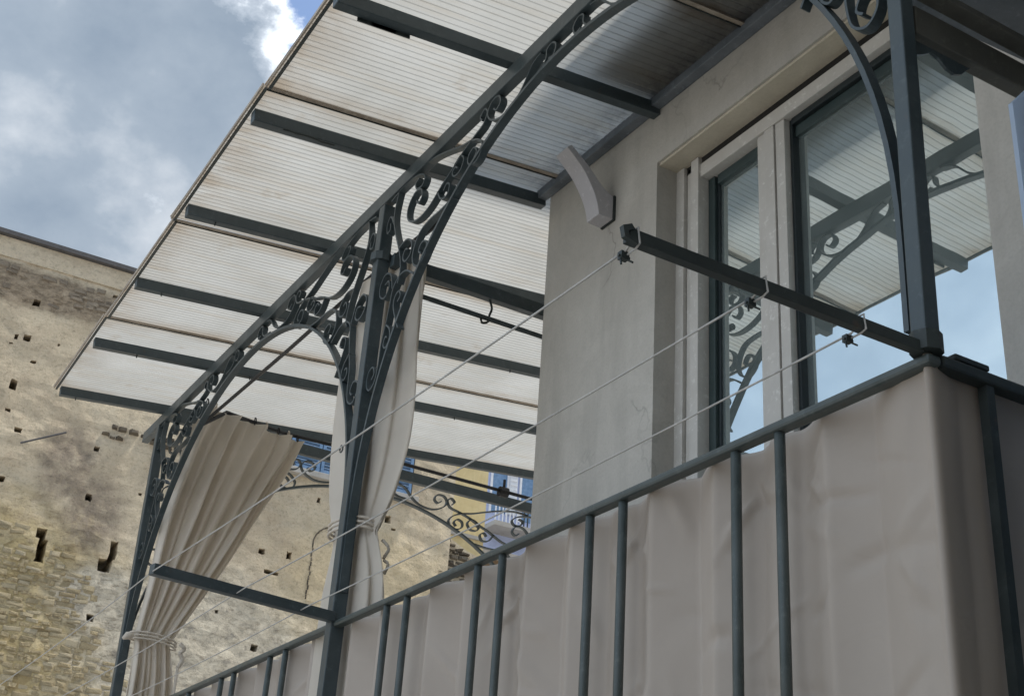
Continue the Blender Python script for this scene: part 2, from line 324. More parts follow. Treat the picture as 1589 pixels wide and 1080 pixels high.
# ------------------------------------------------------------------ mesh helpers
class MB:
    def __init__(s): s.v = []; s.f = []
    def box(s, x0, x1, y0, y1, z0, z1):
        b = len(s.v)
        s.v += [(x, y, z) for x in (x0, x1) for y in (y0, y1) for z in (z0, z1)]
        s.f += [tuple(b+i for i in q) for q in ((0, 1, 3, 2), (4, 6, 7, 5), (0, 4, 5, 1), (2, 3, 7, 6), (0, 2, 6, 4), (1, 5, 7, 3))]
        return s
    def bar(s, p, q, w, h, upv=(0, 0, 1)):
        """rectangular bar: w across, h along upv"""
        p, q = Vector(p), Vector(q); d = (q-p).normalized(); u = Vector(upv); a = d.cross(u).normalized(); u = a.cross(d)
        b = len(s.v)
        for c in (p, q):
            for i, j in ((-1, -1), (1, -1), (1, 1), (-1, 1)): s.v.append(tuple(c + a*(i*w/2) + u*(j*h/2)))
        s.f += [tuple(b+i for i in r) for r in ((0, 1, 2, 3), (7, 6, 5, 4), (0, 4, 5, 1), (1, 5, 6, 2), (2, 6, 7, 3), (3, 7, 4, 0))]
        return s
    def tube(s, pts, r, n=8, cap=True):
        pts = [Vector(p) for p in pts]; b = len(s.v)
        for i, p in enumerate(pts):
            d = (pts[min(i+1, len(pts)-1)] - pts[max(i-1, 0)]).normalized()
            ref = Vector((0, 0, 1)) if abs(d.z) < 0.9 else Vector((1, 0, 0))
            a = d.cross(ref).normalized(); u = a.cross(d)
            rr = r[i] if isinstance(r, (list, tuple)) else r
            for k in range(n):
                t = 2*math.pi*k/n; s.v.append(tuple(p + a*(rr*math.cos(t)) + u*(rr*math.sin(t))))
        for i in range(len(pts)-1):
            for k in range(n):
                k2 = (k+1) % n; s.f.append((b+i*n+k, b+i*n+k2, b+(i+1)*n+k2, b+(i+1)*n+k))
        if cap:
            s.f.append(tuple(b+k for k in range(n))[::-1]); e = b+(len(pts)-1)*n; s.f.append(tuple(e+k for k in range(n)))
        return s
    def ribbon(s, pts, N, t, w):
        """flat iron bar bent in the plane with normal N; t in-plane thickness, w depth along N"""
        pts = [Vector(p) for p in pts]; N = Vector(N); b = len(s.v); n = len(pts)
        for i, p in enumerate(pts):
            d = (pts[min(i+1, n-1)] - pts[max(i-1, 0)]).normalized(); a = d.cross(N).normalized()
            for x, y in ((-1, -1), (1, -1), (1, 1), (-1, 1)): s.v.append(tuple(p + a*(x*t/2) + N*(y*w/2)))
        for i in range(n-1):
            for k in range(4):
                k2 = (k+1) % 4; s.f.append((b+i*4+k, b+i*4+k2, b+(i+1)*4+k2, b+(i+1)*4+k))
        s.f.append((b+3, b+2, b+1, b)); e = b+(n-1)*4; s.f.append((e, e+1, e+2, e+3))
        return s
    def prism(s, poly, ax, a0, a1):
        """poly in the two other axes, extruded along axis ax (0,1,2) from a0 to a1"""
        b = len(s.v); n = len(poly)
        for a in (a0, a1):
            for p in poly:
                q = list(p); q.insert(ax, a); s.v.append(tuple(q))
        s.f.append(tuple(range(b, b+n))[::-1]); s.f.append(tuple(range(b+n, b+2*n)))
        for i in range(n):
            j = (i+1) % n; s.f.append((b+i, b+j, b+n+j, b+n+i))
        return s
    def mesh(s, name, mat, smooth=False):
        me = bpy.data.meshes.new(name); me.from_pydata(s.v, [], s.f); me.update()
        import bmesh
        bm = bmesh.new(); bm.from_mesh(me); bmesh.ops.recalc_face_normals(bm, faces=bm.faces); bm.to_mesh(me); bm.free()
        if mat: me.materials.append(M[mat])
        if smooth:
            for p in me.polygons: p.use_smooth = True
        return me
    def build(s, name, mat, parent=None, smooth=False, bevel=0):
        return link(name, s.mesh(name, mat, smooth), parent, bevel)
def link(name, me, parent=None, bevel=0, loc=None):
    o = bpy.data.objects.new(name, me); COL.objects.link(o)
    if loc is not None: o.location = loc
    if parent is not None: adopt(o, parent)
    if bevel:
        md = o.modifiers.new('bevel', 'BEVEL'); md.width = bevel; md.segments = 2; md.limit_method = 'ANGLE'
    return o
def world_off(o):
    v = Vector((0, 0, 0))
    while o is not None: v += o.location; o = o.parent if o.parent else None
    return v
ROOT = {}
def adopt(o, parent):
    o.parent = parent
    if parent.name in ROOT: o.matrix_parent_inverse = Matrix.Translation(-ROOT[parent.name])
def tag(o, label, cat, group=None):
    o['label'] = label; o['category'] = cat
    if group: o['group'] = group
    return o
def thing(name, label, cat, loc, group=None):
    o = bpy.data.objects.new(name, None); COL.objects.link(o); o.location = loc; o.empty_display_size = 0.2
    ROOT[o.name] = Vector(loc); return tag(o, label, cat, group)
def catmull(pts, k=7):
    out = []; n = len(pts)
    for i in range(n-1):
        p0, p1, p2, p3 = pts[max(i-1, 0)], pts[i], pts[i+1], pts[min(i+2, n-1)]
        for j in range(k):
            t = j/k
            out.append(tuple(0.5*((2*b) + (-a+c)*t + (2*a-5*b+4*c-d)*t*t + (-a+3*b-3*c+d)*t**3) for a, b, c, d in zip(p0, p1, p2, p3)))
    out.append(tuple(pts[-1])); return out
def structure(o): o['kind'] = 'structure'; return o

GROUND = -1.6; FLOOR = 0.24; PY = -1.95; WY = -2.665; PX = (1.72, 4.86, 8.36)
def tz(x): return 0.016*(x-3.2)

# ------------------------------------------------------------------ setting
structure(MB().box(-400, 400, -400, 400, GROUND-0.5, GROUND).build('ground', 'paving'))

# ------------------------------------------------------------------ house with glazed door
H = thing('house', 'beige plastered house with a large white glazed door opening onto the balcony', 'house', (-1.0, -5.5, GROUND))
HX0, HX1, HY1, HT = -9.0, 4.57, -9.0, 4.35
w = MB()
w.box(3.70, HX1, WY-0.34, WY, GROUND, HT)                   # right-hand pier (far side of the door)
w.box(0.55, 2.085, WY-0.34, WY, GROUND, HT)
w.box(2.085, 3.70, WY-0.34, WY, 3.11, HT)
w.box(2.085, 3.70, WY-0.34, WY, GROUND, FLOOR)
w.box(HX0, 0.55, WY-0.34, WY, GROUND, HT)
w.box(HX1-0.3, HX1, HY1, WY-0.34, GROUND, HT); w.box(HX0, HX0+0.3, HY1, WY-0.34, GROUND, HT); w.box(HX0+0.3, HX1-0.3, HY1, HY1+0.3, GROUND, HT)
w.build('wall', 'house_plaster', H)
MB().box(HX0-0.1, HX1+0.1, HY1-0.1, WY+0.06, HT, HT+0.18).build('roof', 'concrete', H)
MB().box(HX0+0.3, HX1-0.3, HY1+0.3, WY-0.34, FLOOR-0.2, FLOOR-0.02).build('inner_floor', 'concrete', H)
MB().box(HX0+0.3, HX1-0.3, HY1+0.3, WY-0.34, 3.3, 3.4).build('inner_ceiling', 'concrete', H)
MB().box(2.083, 3.702, WY-0.335, WY-0.012, 3.098, 3.113).build('door_soffit', 'soffit_plaster', H)
MB().box(-9.0, 3.69, WY+0.002, WY+0.40, 3.435, 3.62).build('added_shade_slab', 'concrete', H)  # unseen slab, added above the canopy to shade it along the wall
b = MB(); b.box(1.55, 8.6, WY-0.0, PY+0.03, FLOOR-0.2, FLOOR); b.box(4.58, 8.6, -6.2, WY-0.001, FLOOR-0.2, FLOOR)
b.build('terrace_slab', 'concrete', H)
b = MB()
b.box(4.58, 8.55, -6.1, -6.0, GROUND, FLOOR-0.2); b.box(8.4, 8.55, -6.0, PY-0.02, GROUND, FLOOR-0.2); b.box(4.58, 8.4, PY-0.15, PY-0.02, GROUND, FLOOR-0.2)
b.build('terrace_wall', 'house_plaster', H)
b = MB(); b.box(-5.5, -1.3, WY+0.002, 3.5, GROUND, 5.2); b.build('shade_blocker', 'concrete', H)  # unseen wing and roof, added behind the viewer to darken the near corner
MB().box(-5.7, -1.1, WY+0.003, 3.7, 5.2, 5.4).build('shade_blocker_top', 'concrete', H)
# glazed sliding door; the door is one part with its own pieces
FY = WY-0.105                                                # face of the outer frame
door = MB().box(2.0, 3.70, FY-0.09, FY-0.012, 3.062, 3.098).build('glazed_door', 'dark_opening', H)
def dpiece(name, mat, x0, x1, y0, y1, z0, z1, bev=0.002):
    o = MB().box(x0, x1, y0, y1, z0, z1).build(name, mat, None, False, bev); o.parent = door
    o.matrix_parent_inverse = Matrix.Identity(4); return o
dpiece('frame_head', 'aluminium', 2.0, 3.58, FY-0.09, FY-0.004, 3.000, 3.062)
dpiece('shutter_guide', 'aluminium', 3.648, 3.700, FY-0.08, FY+0.004, FLOOR, 3.097)
dpiece('shutter_guide', 'aluminium', 3.612, 3.644, FY-0.08, FY-0.012, FLOOR, 3.085)
dpiece('guide_slot', 'gasket', 3.596, 3.612, FY-0.08, FY-0.020, FLOOR, 3.085)
dpiece('frame_jamb', 'aluminium', 3.548, 3.596, FY-0.09, FY+0.008, FLOOR, 3.094)
dpiece('sash_stile', 'sash_green', 3.508, 3.547, FY-0.085, FY-0.045, FLOOR, 2.999)
dpiece('sash_stile', 'gasket', 3.494, 3.508, FY-0.085, FY-0.060, FLOOR, 2.999)
dpiece('sash_rail', 'sash_green', 3.205, 3.494, FY-0.085, FY-0.050, 2.955, 2.999)
dpiece('pane', 'pane_glass', 3.205, 3.494, FY-0.078, FY-0.070, FLOOR+0.08, 2.955, 0)
dpiece('sash_stile', 'aluminium', 3.163, 3.205, FY-0.085, FY-0.014, FLOOR, 2.999)
dpiece('mullion', 'aluminium', 3.104, 3.158, FY-0.085, FY-0.006, FLOOR, 2.999)
dpiece('guide_slot', 'gasket', 3.158, 3.163, FY-0.085, FY-0.030, FLOOR, 2.999)
dpiece('guide_slot', 'gasket', 3.099, 3.104, FY-0.085, FY-0.030, FLOOR, 2.999)
dpiece('sash_stile', 'aluminium', 3.050, 3.099, FY-0.085, FY-0.012, FLOOR, 2.999)
dpiece('sash_stile', 'gasket', 3.034, 3.050, FY-0.085, FY-0.040, FLOOR, 2.999)
dpiece('sash_rail', 'gasket', 2.0, 3.034, FY-0.085, FY-0.035, 2.972, 2.999)
dpiece('sash_rail', 'sash_green', 2.0, 3.034, FY-0.085, FY-0.055, 2.925, 2.972)
dpiece('pane', 'pane_glass', 2.0, 3.034, FY-0.078, FY-0.070, FLOOR+0.08, 2.925, 0)
dpiece('sash_rail', 'aluminium', 2.0, 3.494, FY-0.085, FY-0.03, FLOOR, FLOOR+0.08)
dpiece('inner_blind', 'white_paint', 3.30, 3.46, FY-0.30, FY-0.29, FLOOR+0.1, 2.95, 0)
dpiece('inner_frame', 'aluminium', 2.93, 2.965, FY-0.22, FY-0.18, FLOOR, 2.95, 0)

# ------------------------------------------------------------------ wall lamp
lamp = thing('wall_lamp', 'grey horn-shaped wall lamp on the plaster beside the glazed door', 'lamp', (4.05, WY, 2.98))
MB().box(4.0, 4.1, WY+0.001, WY+0.012, 2.975, 3.098).build('back_plate', 'iron_dark', lamp)
outer = catmull([(0.085, 2.980), (0.098, 3.040), (0.128, 3.105), (0.180, 3.180), (0.262, 3.255)], 5)
inner = catmull([(0.240, 3.276), (0.150, 3.205), (0.085, 3.140), (0.045, 3.108), (0.012, 3.096)], 5)
prof = [(WY+0.012, 2.978)] + [(WY+d, z) for d, z in outer] + [(WY+d, z) for d, z in inner]
MB().prism(prof, 0, 4.004, 4.098).build('lamp_shade', 'lamp_grey', lamp, False, 0.003)

# ------------------------------------------------------------------ iron pergola with its translucent roof
P = thing('pergola', 'slate grey wrought iron pergola with scrolled arches carrying a translucent canopy', 'pergola', (4.86, PY, FLOOR))
SL = math.tan(R(4.75))
def rz(y, x): return 3.276 - SL*(y-PY) + tz(x)               # underside of the rafters
YO, YE = -1.165, -6.0
# posts
b = MB().bar((PX[0], PY, 1.262), (PX[0]-0.015, PY, 3.19), 0.044, 0.044, (0, 1, 0)); b.build('post', 'iron', P, False, 0.004)
b = MB().bar((PX[1], PY, FLOOR), (PX[1]-0.01, PY, 3.20), 0.06, 0.06, (0, 1, 0)); b.build('post', 'iron', P, False, 0.004)
b = MB().bar((8.22, PY, FLOOR), (8.50, PY, 3.27), 0.06, 0.06, (0, 1, 0)); b.build('post', 'iron', P, False, 0.004)
MB().bar((8.45, -5.2, FLOOR), (8.45, -5.2, 3.30), 0.06, 0.06, (0, 1, 0)).build('post', 'iron', P, False, 0.004)
MB().tube([(PX[1]-0.005, PY, 2.905), (PX[1]-0.005, PY, 2.945)], 0.052, 10).build('post_collar', 'iron', P)
MB().tube([(PX[0], PY, 1.245), (PX[0], PY, 1.29)], 0.036, 8).build('post_collar', 'iron_dark', P)
# beams
MB().bar((0.3, PY, 3.228+tz(0.3)), (8.93, PY, 3.228+tz(8.93)), 0.045, 0.075).build('front_beam', 'iron', P, False, 0.003)
MB().bar((8.45, PY-0.03, 3.345), (8.45, -5.4, 3.345), 0.05, 0.075).build('end_beam', 'iron', P, False, 0.003)
MB().bar((4.80, PY-0.03, 2.905), (4.80, -5.4, 2.885), 0.045, 0.065).build('tie_beam', 'iron', P, False, 0.003)
MB().bar((PX[0], PY-0.035, 2.155), (PX[0], WY+0.004, 2.155), 0.04, 0.085).build('tie_beam', 'olive_beam', P, False, 0.004)
MB().bar((PX[0]-0.05, PY-0.035, 2.215), (PX[0]-0.05, WY+0.004, 2.215), 0.045, 0.02).build('beam_ledge', 'olive_beam', P, False, 0.002)
sc = [(-1.985, 2.104), (-1.985, 2.055), (-2.02, 2.072), (-2.05, 2.092), (-2.075, 2.086), (-2.10, 2.066), (-2.125, 2.060), (-2.15, 2.07), (-2.17, 2.09), (-2.185, 2.104)]
MB().prism(sc, 0, PX[0]-0.004, PX[0]+0.004).build('scalloped_bracket', 'iron', P)
# rafters
RX = [0.84, 1.80, 2.755, 3.705, 4.63, 5.60, 6.55, 7.52, 8.48]
for i, x in enumerate(RX):
    ye = WY+0.004 if x < 4.5 else YE
    if i == 4: ye = WY+0.004
    yo = YO - 0.012*(x-3)
    b = MB().bar((x, yo, rz(yo, x)+0.031), (x, ye, rz(ye, x)+0.031), 0.048, 0.060)
    b.build('rafter', 'iron', P, False, 0.003)
for x, ya, yb in ((3.705, -1.28, -1.50), (3.705, -1.34, -1.44)):
    MB().bar((x+0.026, ya, rz(ya, x)-0.004), (x+0.026, yb, rz(yb, x)-0.004), 0.006, 0.018).build('rust_flake', 'iron_dark', P)
b = MB(); pr = random.Random(4); pts = []
for k in range(9):
    y = -1.32-0.03*k; pts.append((4.605, y, rz(y, 4.63)-0.002-0.010*pr.random()))
b.tube(pts, 0.006, 5); b.build('rust_flake', 'iron_dark', P)
for x, n in ((5.60, 2), (6.55, 4), (7.52, 4), (8.48, 3)):
    for k in range(n):
        y = -1.3-k*(3.0/n)-0.2*pr.random()
        MB().tube([(x-0.01, y, rz(y, x)+0.005), (x-0.01, y, rz(y, x)-0.018)], 0.004, 6).build('screw_end', 'iron_dark', P)
# roof sheets: ribbed polycarbonate, one object per sheet, ribs along the fall
JX = [0.35, 1.72, 3.08, 4.435, 5.785, 7.165, 8.535]
for i in range(6):
    x0, x1 = JX[i]+0.004, JX[i+1]-0.004
    yo = YO + 0.008 - 0.010*(x0-3) + (0.012 if i % 2 else 0.0)
    secs = [(x0, x1, WY+0.01)] if x1 < 4.5 else ([(x0, 4.6, WY+0.01), (4.6, x1, YE)] if x0 < 4.6 else [(x0, x1, YE)])
    secs = [(x0, x1, WY+0.01 if x1 < 4.57 else YE)] if not (x0 < 4.57 < x1) else [(x0, 4.60, WY+0.01), (4.60, x1, YE)]
    b = MB(); lift = 0.063 + 0.004*(i % 2)
    for a0, a1, ye in secs:
        n = int((a1-a0)/0.034); st = (a1-a0)/n
        for k in range(n):
            xa, xb = a0+k*st, a0+(k+1)*st
            q = len(b.v)
            for y in (yo, ye):
                for x, dz in ((xa, 0.0), (xb-0.009, 0.0), (xb-0.006, -0.0034), (xb-0.003, -0.0034), (xb, 0.0)):
                    sag = 0.0
                    b.v.append((x, y, rz(y, x)+lift+dz+sag+0.009))
            b.f += [(q+j, q+j+1, q+6+j, q+5+j) for j in range(4)]
    b.build('roof_sheet', 'poly', P)
    MB().bar((x0, yo+0.004, rz(yo, x0)+lift+0.006), (x1, yo+0.004-0.010*(x1-x0), rz(yo, x1)+lift+0.006), 0.008, 0.018).build('edge_trim', 'joint_strip', P)
    MB().bar((x0, yo-0.012, rz(yo, x0)+lift-0.004), (x1, yo-0.012-0.010*(x1-x0), rz(yo, x1)+lift-0.004), 0.012, 0.010).build('edge_trim', 'iron_dark', P)
for x in JX[1:6]:
    ye = WY+0.01 if x < 4.5 else YE
    yo = YO - 0.010*(x-3)
    MB().bar((x, yo, rz(yo, x)+0.066), (x, ye, rz(ye, x)+0.066), 0.022, 0.005).build('joint_strip', 'joint_strip', P)
    MB().bar((x+0.014, yo, rz(yo, x)+0.062), (x+0.014, ye, rz(ye, x)+0.062), 0.004, 0.006).build('joint_strip', 'iron_dark', P)
MB().bar((0.3, WY+0.026, rz(WY, 0.3)+0.052), (4.62, WY+0.026, rz(WY, 4.62)+0.052), 0.048, 0.05).build('wall_flashing', 'flashing', P, False, 0.003)
MB().prism([(PY-0.02, 2.345), (WY+0.004, 2.395), (WY+0.004, 2.415), (PY-0.02, 2.365)], 0, 0.2, 1.84).build('awning_sheet', 'flashing', P)
MB().bar((1.30, WY+0.05, FLOOR), (1.30, WY+0.05, 2.39), 0.06, 0.06, (0, 1, 0)).build('post', 'iron_dark', P)
# scrolled spandrels
PAT = [
 [(.28, 3.195), (.38, 3.200), (.46, 3.188), (.54, 3.170), (.65, 3.135), (.75, 3.10), (.84, 3.078), (.91, 3.045), (.945, 3.0), (.925, 2.955), (.875, 2.945), (.832, 2.970), (.832, 3.010), (.872, 3.026), (.900, 2.996), (.880, 2.970)],
 [(.345, 3.032), (.372, 3.008), (.402, 3.03), (.382, 3.075), (.322, 3.086), (.272, 3.05), (.262, 3.0), (.29, 2.955), (.35, 2.925), (.42, 2.918), (.50, 2.935), (.60, 2.985), (.69, 3.020), (.78, 3.060), (.87, 3.086), (.94, 3.105), (.967, 3.15), (.94, 3.178), (.908, 3.155), (.925, 3.132)],
 [(.70, 3.028), (.752, 3.050), (.788, 3.015), (.762, 2.972), (.712, 2.970), (.690, 2.998), (.715, 3.014), (.735, 2.998)],
 [(.06, 3.17), (.15, 3.186), (.25, 3.188), (.36, 3.165), (.410, 3.125), (.388, 3.090), (.335, 3.10), (.318, 3.135), (.350, 3.148)],
 [(.72, 2.865), (.62, 2.855), (.51, 2.855), (.43, 2.838), (.385, 2.79), (.372, 2.73), (.40, 2.68), (.455, 2.662), (.505, 2.70), (.500, 2.752), (.455, 2.768), (.430, 2.738), (.455, 2.715)],
 [(.14, 3.19), (.115, 3.10), (.12, 3.03), (.16, 2.94), (.21, 2.85), (.245, 2.77), (.255, 2.70), (.24, 2.66)],
 [(.40, 2.640), (.32, 2.69), (.25, 2.690), (.20, 2.65), (.185, 2.58), (.165, 2.49), (.140, 2.40), (.135, 2.31), (.118, 2.235), (.070, 2.205), (.032, 2.240), (.036, 2.295), (.078, 2.312), (.102, 2.275), (.080, 2.250)],
 [(.19, 2.655), (.16, 2.735), (.10, 2.765), (.055, 2.73), (.058, 2.672), (.11, 2.640), (.152, 2.668), (.142, 2.712), (.105, 2.708)],
 [(1.38, 3.186), (1.32, 3.17), (1.25, 3.10), (1.18, 3.062), (1.08, 3.055), (1.00, 3.092), (.972, 3.14), (1.0, 3.18), (1.055, 3.178), (1.075, 3.138), (1.045, 3.115), (1.02, 3.135)],
 [(1.30, 3.085), (1.38, 3.095), (1.42, 3.13), (1.425, 3.17), (1.46, 3.182), (1.49, 3.155), (1.475, 3.115), (1.44, 3.120)],
 [(.12, 3.02), (.075, 3.08), (.045, 3.05), (.055, 3.00), (.085, 3.005), (.082, 3.04)],
 [(.21, 2.85), (.29, 2.86), (.345, 2.82), (.345, 2.765), (.30, 2.745), (.268, 2.775), (.285, 2.81), (.31, 2.80)],
 [(.56, 2.97), (.60, 2.915), (.655, 2.905), (.675, 2.945), (.645, 2.968), (.62, 2.945)],
 [(.16, 2.49), (.21, 2.45), (.225, 2.40), (.195, 2.365), (.165, 2.385), (.175, 2.42), (.195, 2.415)],
 [(.30, 2.42), (.25, 2.50), (.225, 2.56), (.235, 2.60), (.27, 2.61), (.288, 2.58), (.265, 2.56)],
]
def frame_bay(p0, p1, plane, other, zs, apex, zoff, lean0=0.0, lean1=0.0):
    """p0,p1: the two posts along the frame direction; plane 'x' (front, Y fixed) or 'y' (end, X fixed)"""
    half = abs(p1-p0)/2; mid = (p0+p1)/2; sgn = 1 if p1 > p0 else -1
    def put(s, z):
        return (s, other, z+zoff(s)) if plane == 'x' else (other, s, z+zoff(s))
    Nn = (0, 1, 0) if plane == 'x' else (1, 0, 0)
    a = half-0.035; pts = []
    for k in range(61):
        t = math.pi*k/60; s = mid - a*math.cos(t); z = zs + (apex-zs)*math.sin(t)**0.93
        pts.append(put(s, z))
    pts = [put(mid-a, zs-0.22)] + pts + [put(mid+a, zs-0.22)]
    MB().ribbon(pts, Nn, 0.015, 0.036).build('arch_bar', 'iron', P, False)
    k = half/1.57
    for base, dr, ln in ((p0, sgn, lean0), (p1, -sgn, lean1)):
        for j, c in enumerate(PAT):
            q = [put(base + dr*(0.02+u*k) + ln*(z-1.5), z) for u, z in catmull(c, 5)]
            MB().ribbon(q, Nn, 0.0078, 0.031).build('scroll', 'iron', P)
frame_bay(PX[0], PX[1], 'x', PY, 1.55, 3.105, lambda s: tz(s))
frame_bay(PX[1], 8.36, 'x', PY, 1.60, 3.085, lambda s: tz(s), 0.0, 0.11)
frame_bay(PY, -5.2, 'y', 8.45, 1.60, 3.075, lambda s: 0.085)
# curtain rods and hooks
MB().tube([(4.45, -2.02, 2.945), (5.2, -2.02, 2.985), (6.2, -2.02, 3.005), (7.75, -2.02, 3.06)], 0.011, 8).build('curtain_rod', 'black', P)
MB().tube([(4.42, -2.02, 2.943), (4.56, -2.02, 2.950)], 0.017, 8).build('curtain_rod', 'black', P)
MB().tube([(7.75, -2.02, 3.06), (7.85, -2.2, 3.23), (8.12, -2.7, 3.30), (8.16, -3.2, 3.325), (8.15, -5.2, 3.30)], 0.014, 8).build('curtain_rod', 'black', P)
MB().tube([(8.15, -4.46, 3.30), (8.15, -4.53, 3.30)], [0.04, 0.04], 10).build('rod_bracket', 'black', P)
MB().tube([(8.15, -4.50, 3.30), (8.15, -4.50, 3.40)], 0.012, 6).build('rod_bracket', 'black', P)
MB().tube([(4.80, PY-0.05, 2.775), (4.80, -5.3, 2.745)], 0.012, 8).build('curtain_rod', 'iron', P)
MB().tube(catmull([(4.80, -2.50, 2.87), (4.80, -2.515, 2.83), (4.80, -2.505, 2.79), (4.80, -2.50, 2.755), (4.80, -2.47, 2.74), (4.80, -2.46, 2.765)], 4), 0.006, 6).build('hook', 'iron_dark', P)

# ------------------------------------------------------------------ railing
RAIL = thing('balcony_railing', 'slate grey iron balcony railing with paired round bars along the terrace edge', 'railing', (4.86, PY, FLOOR))
MB().bar((PX[0]-0.022, PY, 1.225), (8.36, PY, 1.225), 0.040, 0.024).build('handrail', 'rail', RAIL, False, 0.008)
MB().bar((PX[0], PY-0.026, 1.232), (PX[0], WY+0.003, 1.232), 0.038, 0.028).build('handrail', 'iron_dark', RAIL, False, 0.006)
MB().bar((8.30, PY-0.026, 1.225), (8.30, -6.1, 1.225), 0.046, 0.030).build('handrail', 'rail', RAIL, False, 0.008)
MB().bar((PX[0], PY, 0.32), (8.30, PY, 0.32), 0.030, 0.014).build('bottom_rail', 'rail', RAIL, False, 0.003)
BX = [2.187, 2.350, 2.838, 3.004, 3.508, 3.669, 4.196, 4.366, 5.385, 5.572, 6.05, 6.23, 6.74, 6.92, 7.42, 7.60, 8.05]
bar_me = MB().tube([(0, 0, 0.24), (0, 0, 1.211)], 0.0135, 10).mesh('baluster', 'rail', True)
for x in BX: link('baluster', bar_me, RAIL, 0, (x, PY, 0))
pb = MB().box(-0.012, 0.012, -0.012, 0.012, 0.24, 1.216).mesh('baluster', 'iron_dark')
for y in (-2.125, -2.42): link('baluster', pb, RAIL, 0, (PX[0], y, 0))
MB().bar((PX[0], -2.02, 1.256), (PX[0], -2.125, 1.256), 0.032, 0.014).build('rail_splice', 'iron_dark', RAIL, False, 0.003)

# ------------------------------------------------------------------ privacy sheet behind the bars
CREASES = []
crr = random.Random(21)
for k in range(110):
    near = k < 60
    cx = crr.uniform(1.75, 3.6) if near else crr.uniform(3.4, 8.2)
    an = crr.choice((crr.gauss(0.25, 0.22), crr.gauss(-0.45, 0.25), crr.gauss(0.9, 0.25), crr.gauss(0.1, 0.1)))
    CREASES.append((cx, crr.uniform(0.35, 1.18), math.cos(an), math.sin(an), crr.uniform(0.05, 0.20), crr.uniform(0.012, 0.035), crr.choice((-1, 1, 1))*crr.uniform(0.004, 0.013)))
for bx in (2.350, 2.187, 2.838, 3.004, 3.508, 3.669):          # pulls fanning out from the bars just under the rail
    for k in range(4):
        an = crr.uniform(0.5, 1.2)*crr.choice((-1, 1)); L_ = crr.uniform(0.06, 0.14)
        CREASES.append((bx+math.cos(an)*L_*(1 if crr.random() < 0.5 else -1), 1.18-abs(math.sin(an))*L_-0.02*k, math.cos(an), math.sin(an), L_, 0.018, 0.008))
def sheet():
    b = MB(); NX, NZ = 760, 110
    L1 = 8.30-PX[0]; L2 = 0.70; total = L1+L2; rr = 0.010
    def pos(s, z):
        # s = 0 at far end of the front run, L1 at the near corner, then back to the house
        x = 8.30-s
        zz = (z-0.3)/0.9
        if s < L1-rr:
            # folds: taut at the bar pairs, pleated facets between
            per = 0.668; ph = ((x-2.27) / per) % 1.0
            tri = abs(((ph*2.5+0.25) % 1.0)-0.5)*2
            d = 0.072*(tri-0.5)*min(1, 5*min(ph, 1-ph))
            d += 0.006*math.sin(math.pi*ph) * math.sin(x*2.7)
            nz = noise.noise(Vector((x*2.6, z*1.9, 3.7)))*0.006 + noise.noise(Vector((x*9, z*6, 9.1)))*0.0012
            for (cx, cz, ca, sa, hl, hw, hh) in CREASES:
                if abs(x-cx) > hl: continue
                a_ = (x-cx)*ca+(z-cz)*sa; b_ = -(x-cx)*sa+(z-cz)*ca
                if abs(a_) < hl and abs(b_) < hw:
                    nz += hh*(1-abs(b_)/hw)*(1-(a_/hl)**2)
            y = min(PY-0.062 + d + nz, PY-0.0165 + 0.12*(d+nz))
            edge = max(0, 1-(L1-s)/0.35)
            y = y*(1-edge) + (PY-0.004+0.9*nz)*edge
            return x, y
        s2 = s-(L1-rr)
        if s2 < rr*1.57:
            a = s2/rr; return PX[0]-0.006+rr-rr*math.sin(a), PY+0.006-rr+rr*math.cos(a)
        y = PY+0.006-rr-(s2-rr*1.57)
        k2 = min(1, (PY-0.01-y)/0.10)
        return PX[0]-0.006+0.036*max(0, k2)+0.012*max(0, k2)*noise.noise(Vector((y*4, z*3, 1.2))), y
    S = [total*k/NX for k in range(NX+1)]
    S = sorted(S + [L1-rr+rr*1.57*k/6 for k in range(7)])
    for s in S:
        x0 = 8.30-s
        ph = ((x0-2.27)/0.668) % 1.0
        top = 1.245 - 0.006*abs(noise.noise(Vector((s*3, 0, 2))))
        if x0 > 2.3: top -= 0.012*max(0, math.cos(ph*2*math.pi))*(0.5+0.9*abs(noise.noise(Vector((x0*1.5, 1, 0)))))+0.004
        for k in range(NZ+1):
            z = 0.22+(top-0.22)*k/NZ
            x, y = pos(s, z); b.v.append((x, y, z))
    n = NZ+1
    for i in range(len(S)-1):
        for k in range(NZ): b.f.append((i*n+k, (i+1)*n+k, (i+1)*n+k+1, i*n+k+1))
    o = b.build('privacy_sheet', 'taupe_sheet', None, True)
    md = o.modifiers.new('solid', 'SOLIDIFY'); md.thickness = 0.0025; md.offset = 0
    return tag(o, 'creased taupe privacy sheet stretched behind the balcony railing bars', 'privacy screen')
sheet()

# ------------------------------------------------------------------ clothesline
CL = thing('clothesline', 'clothesline of three thin wires strung between two iron arms outside the railing', 'clothesline', (1.72, PY, 1.245))
MB().bar((PX[0]+0.0, PY+0.02, 1.252), (1.715, -1.168, 1.252), 0.024, 0.027).build('arm', 'iron_dark', CL, False, 0.002)
MB().bar((4.84, PY+0.02, 1.252), (4.67, -1.135, 1.252), 0.040, 0.040).build('arm', 'iron', CL, False, 0.002)
MB().bar((8.25, PY+0.02, 1.252), (8.25, -1.15, 1.252), 0.040, 0.040).build('arm', 'iron', CL, False, 0.002)
MB().prism([(-1.185, 1.232), (-1.155, 1.240), (-1.150, 1.262), (-1.170, 1.272), (-1.178, 1.262), (-1.163, 1.255), (-1.165, 1.245), (-1.182, 1.245)], 0, 1.70, 1.712).build('arm_end', 'iron_dark', CL)
W3 = [(1.752, -1.190, 4.655, -1.139), (1.752, -1.497, 4.62, -1.483), (1.752, -1.757, 4.67, -1.769)]
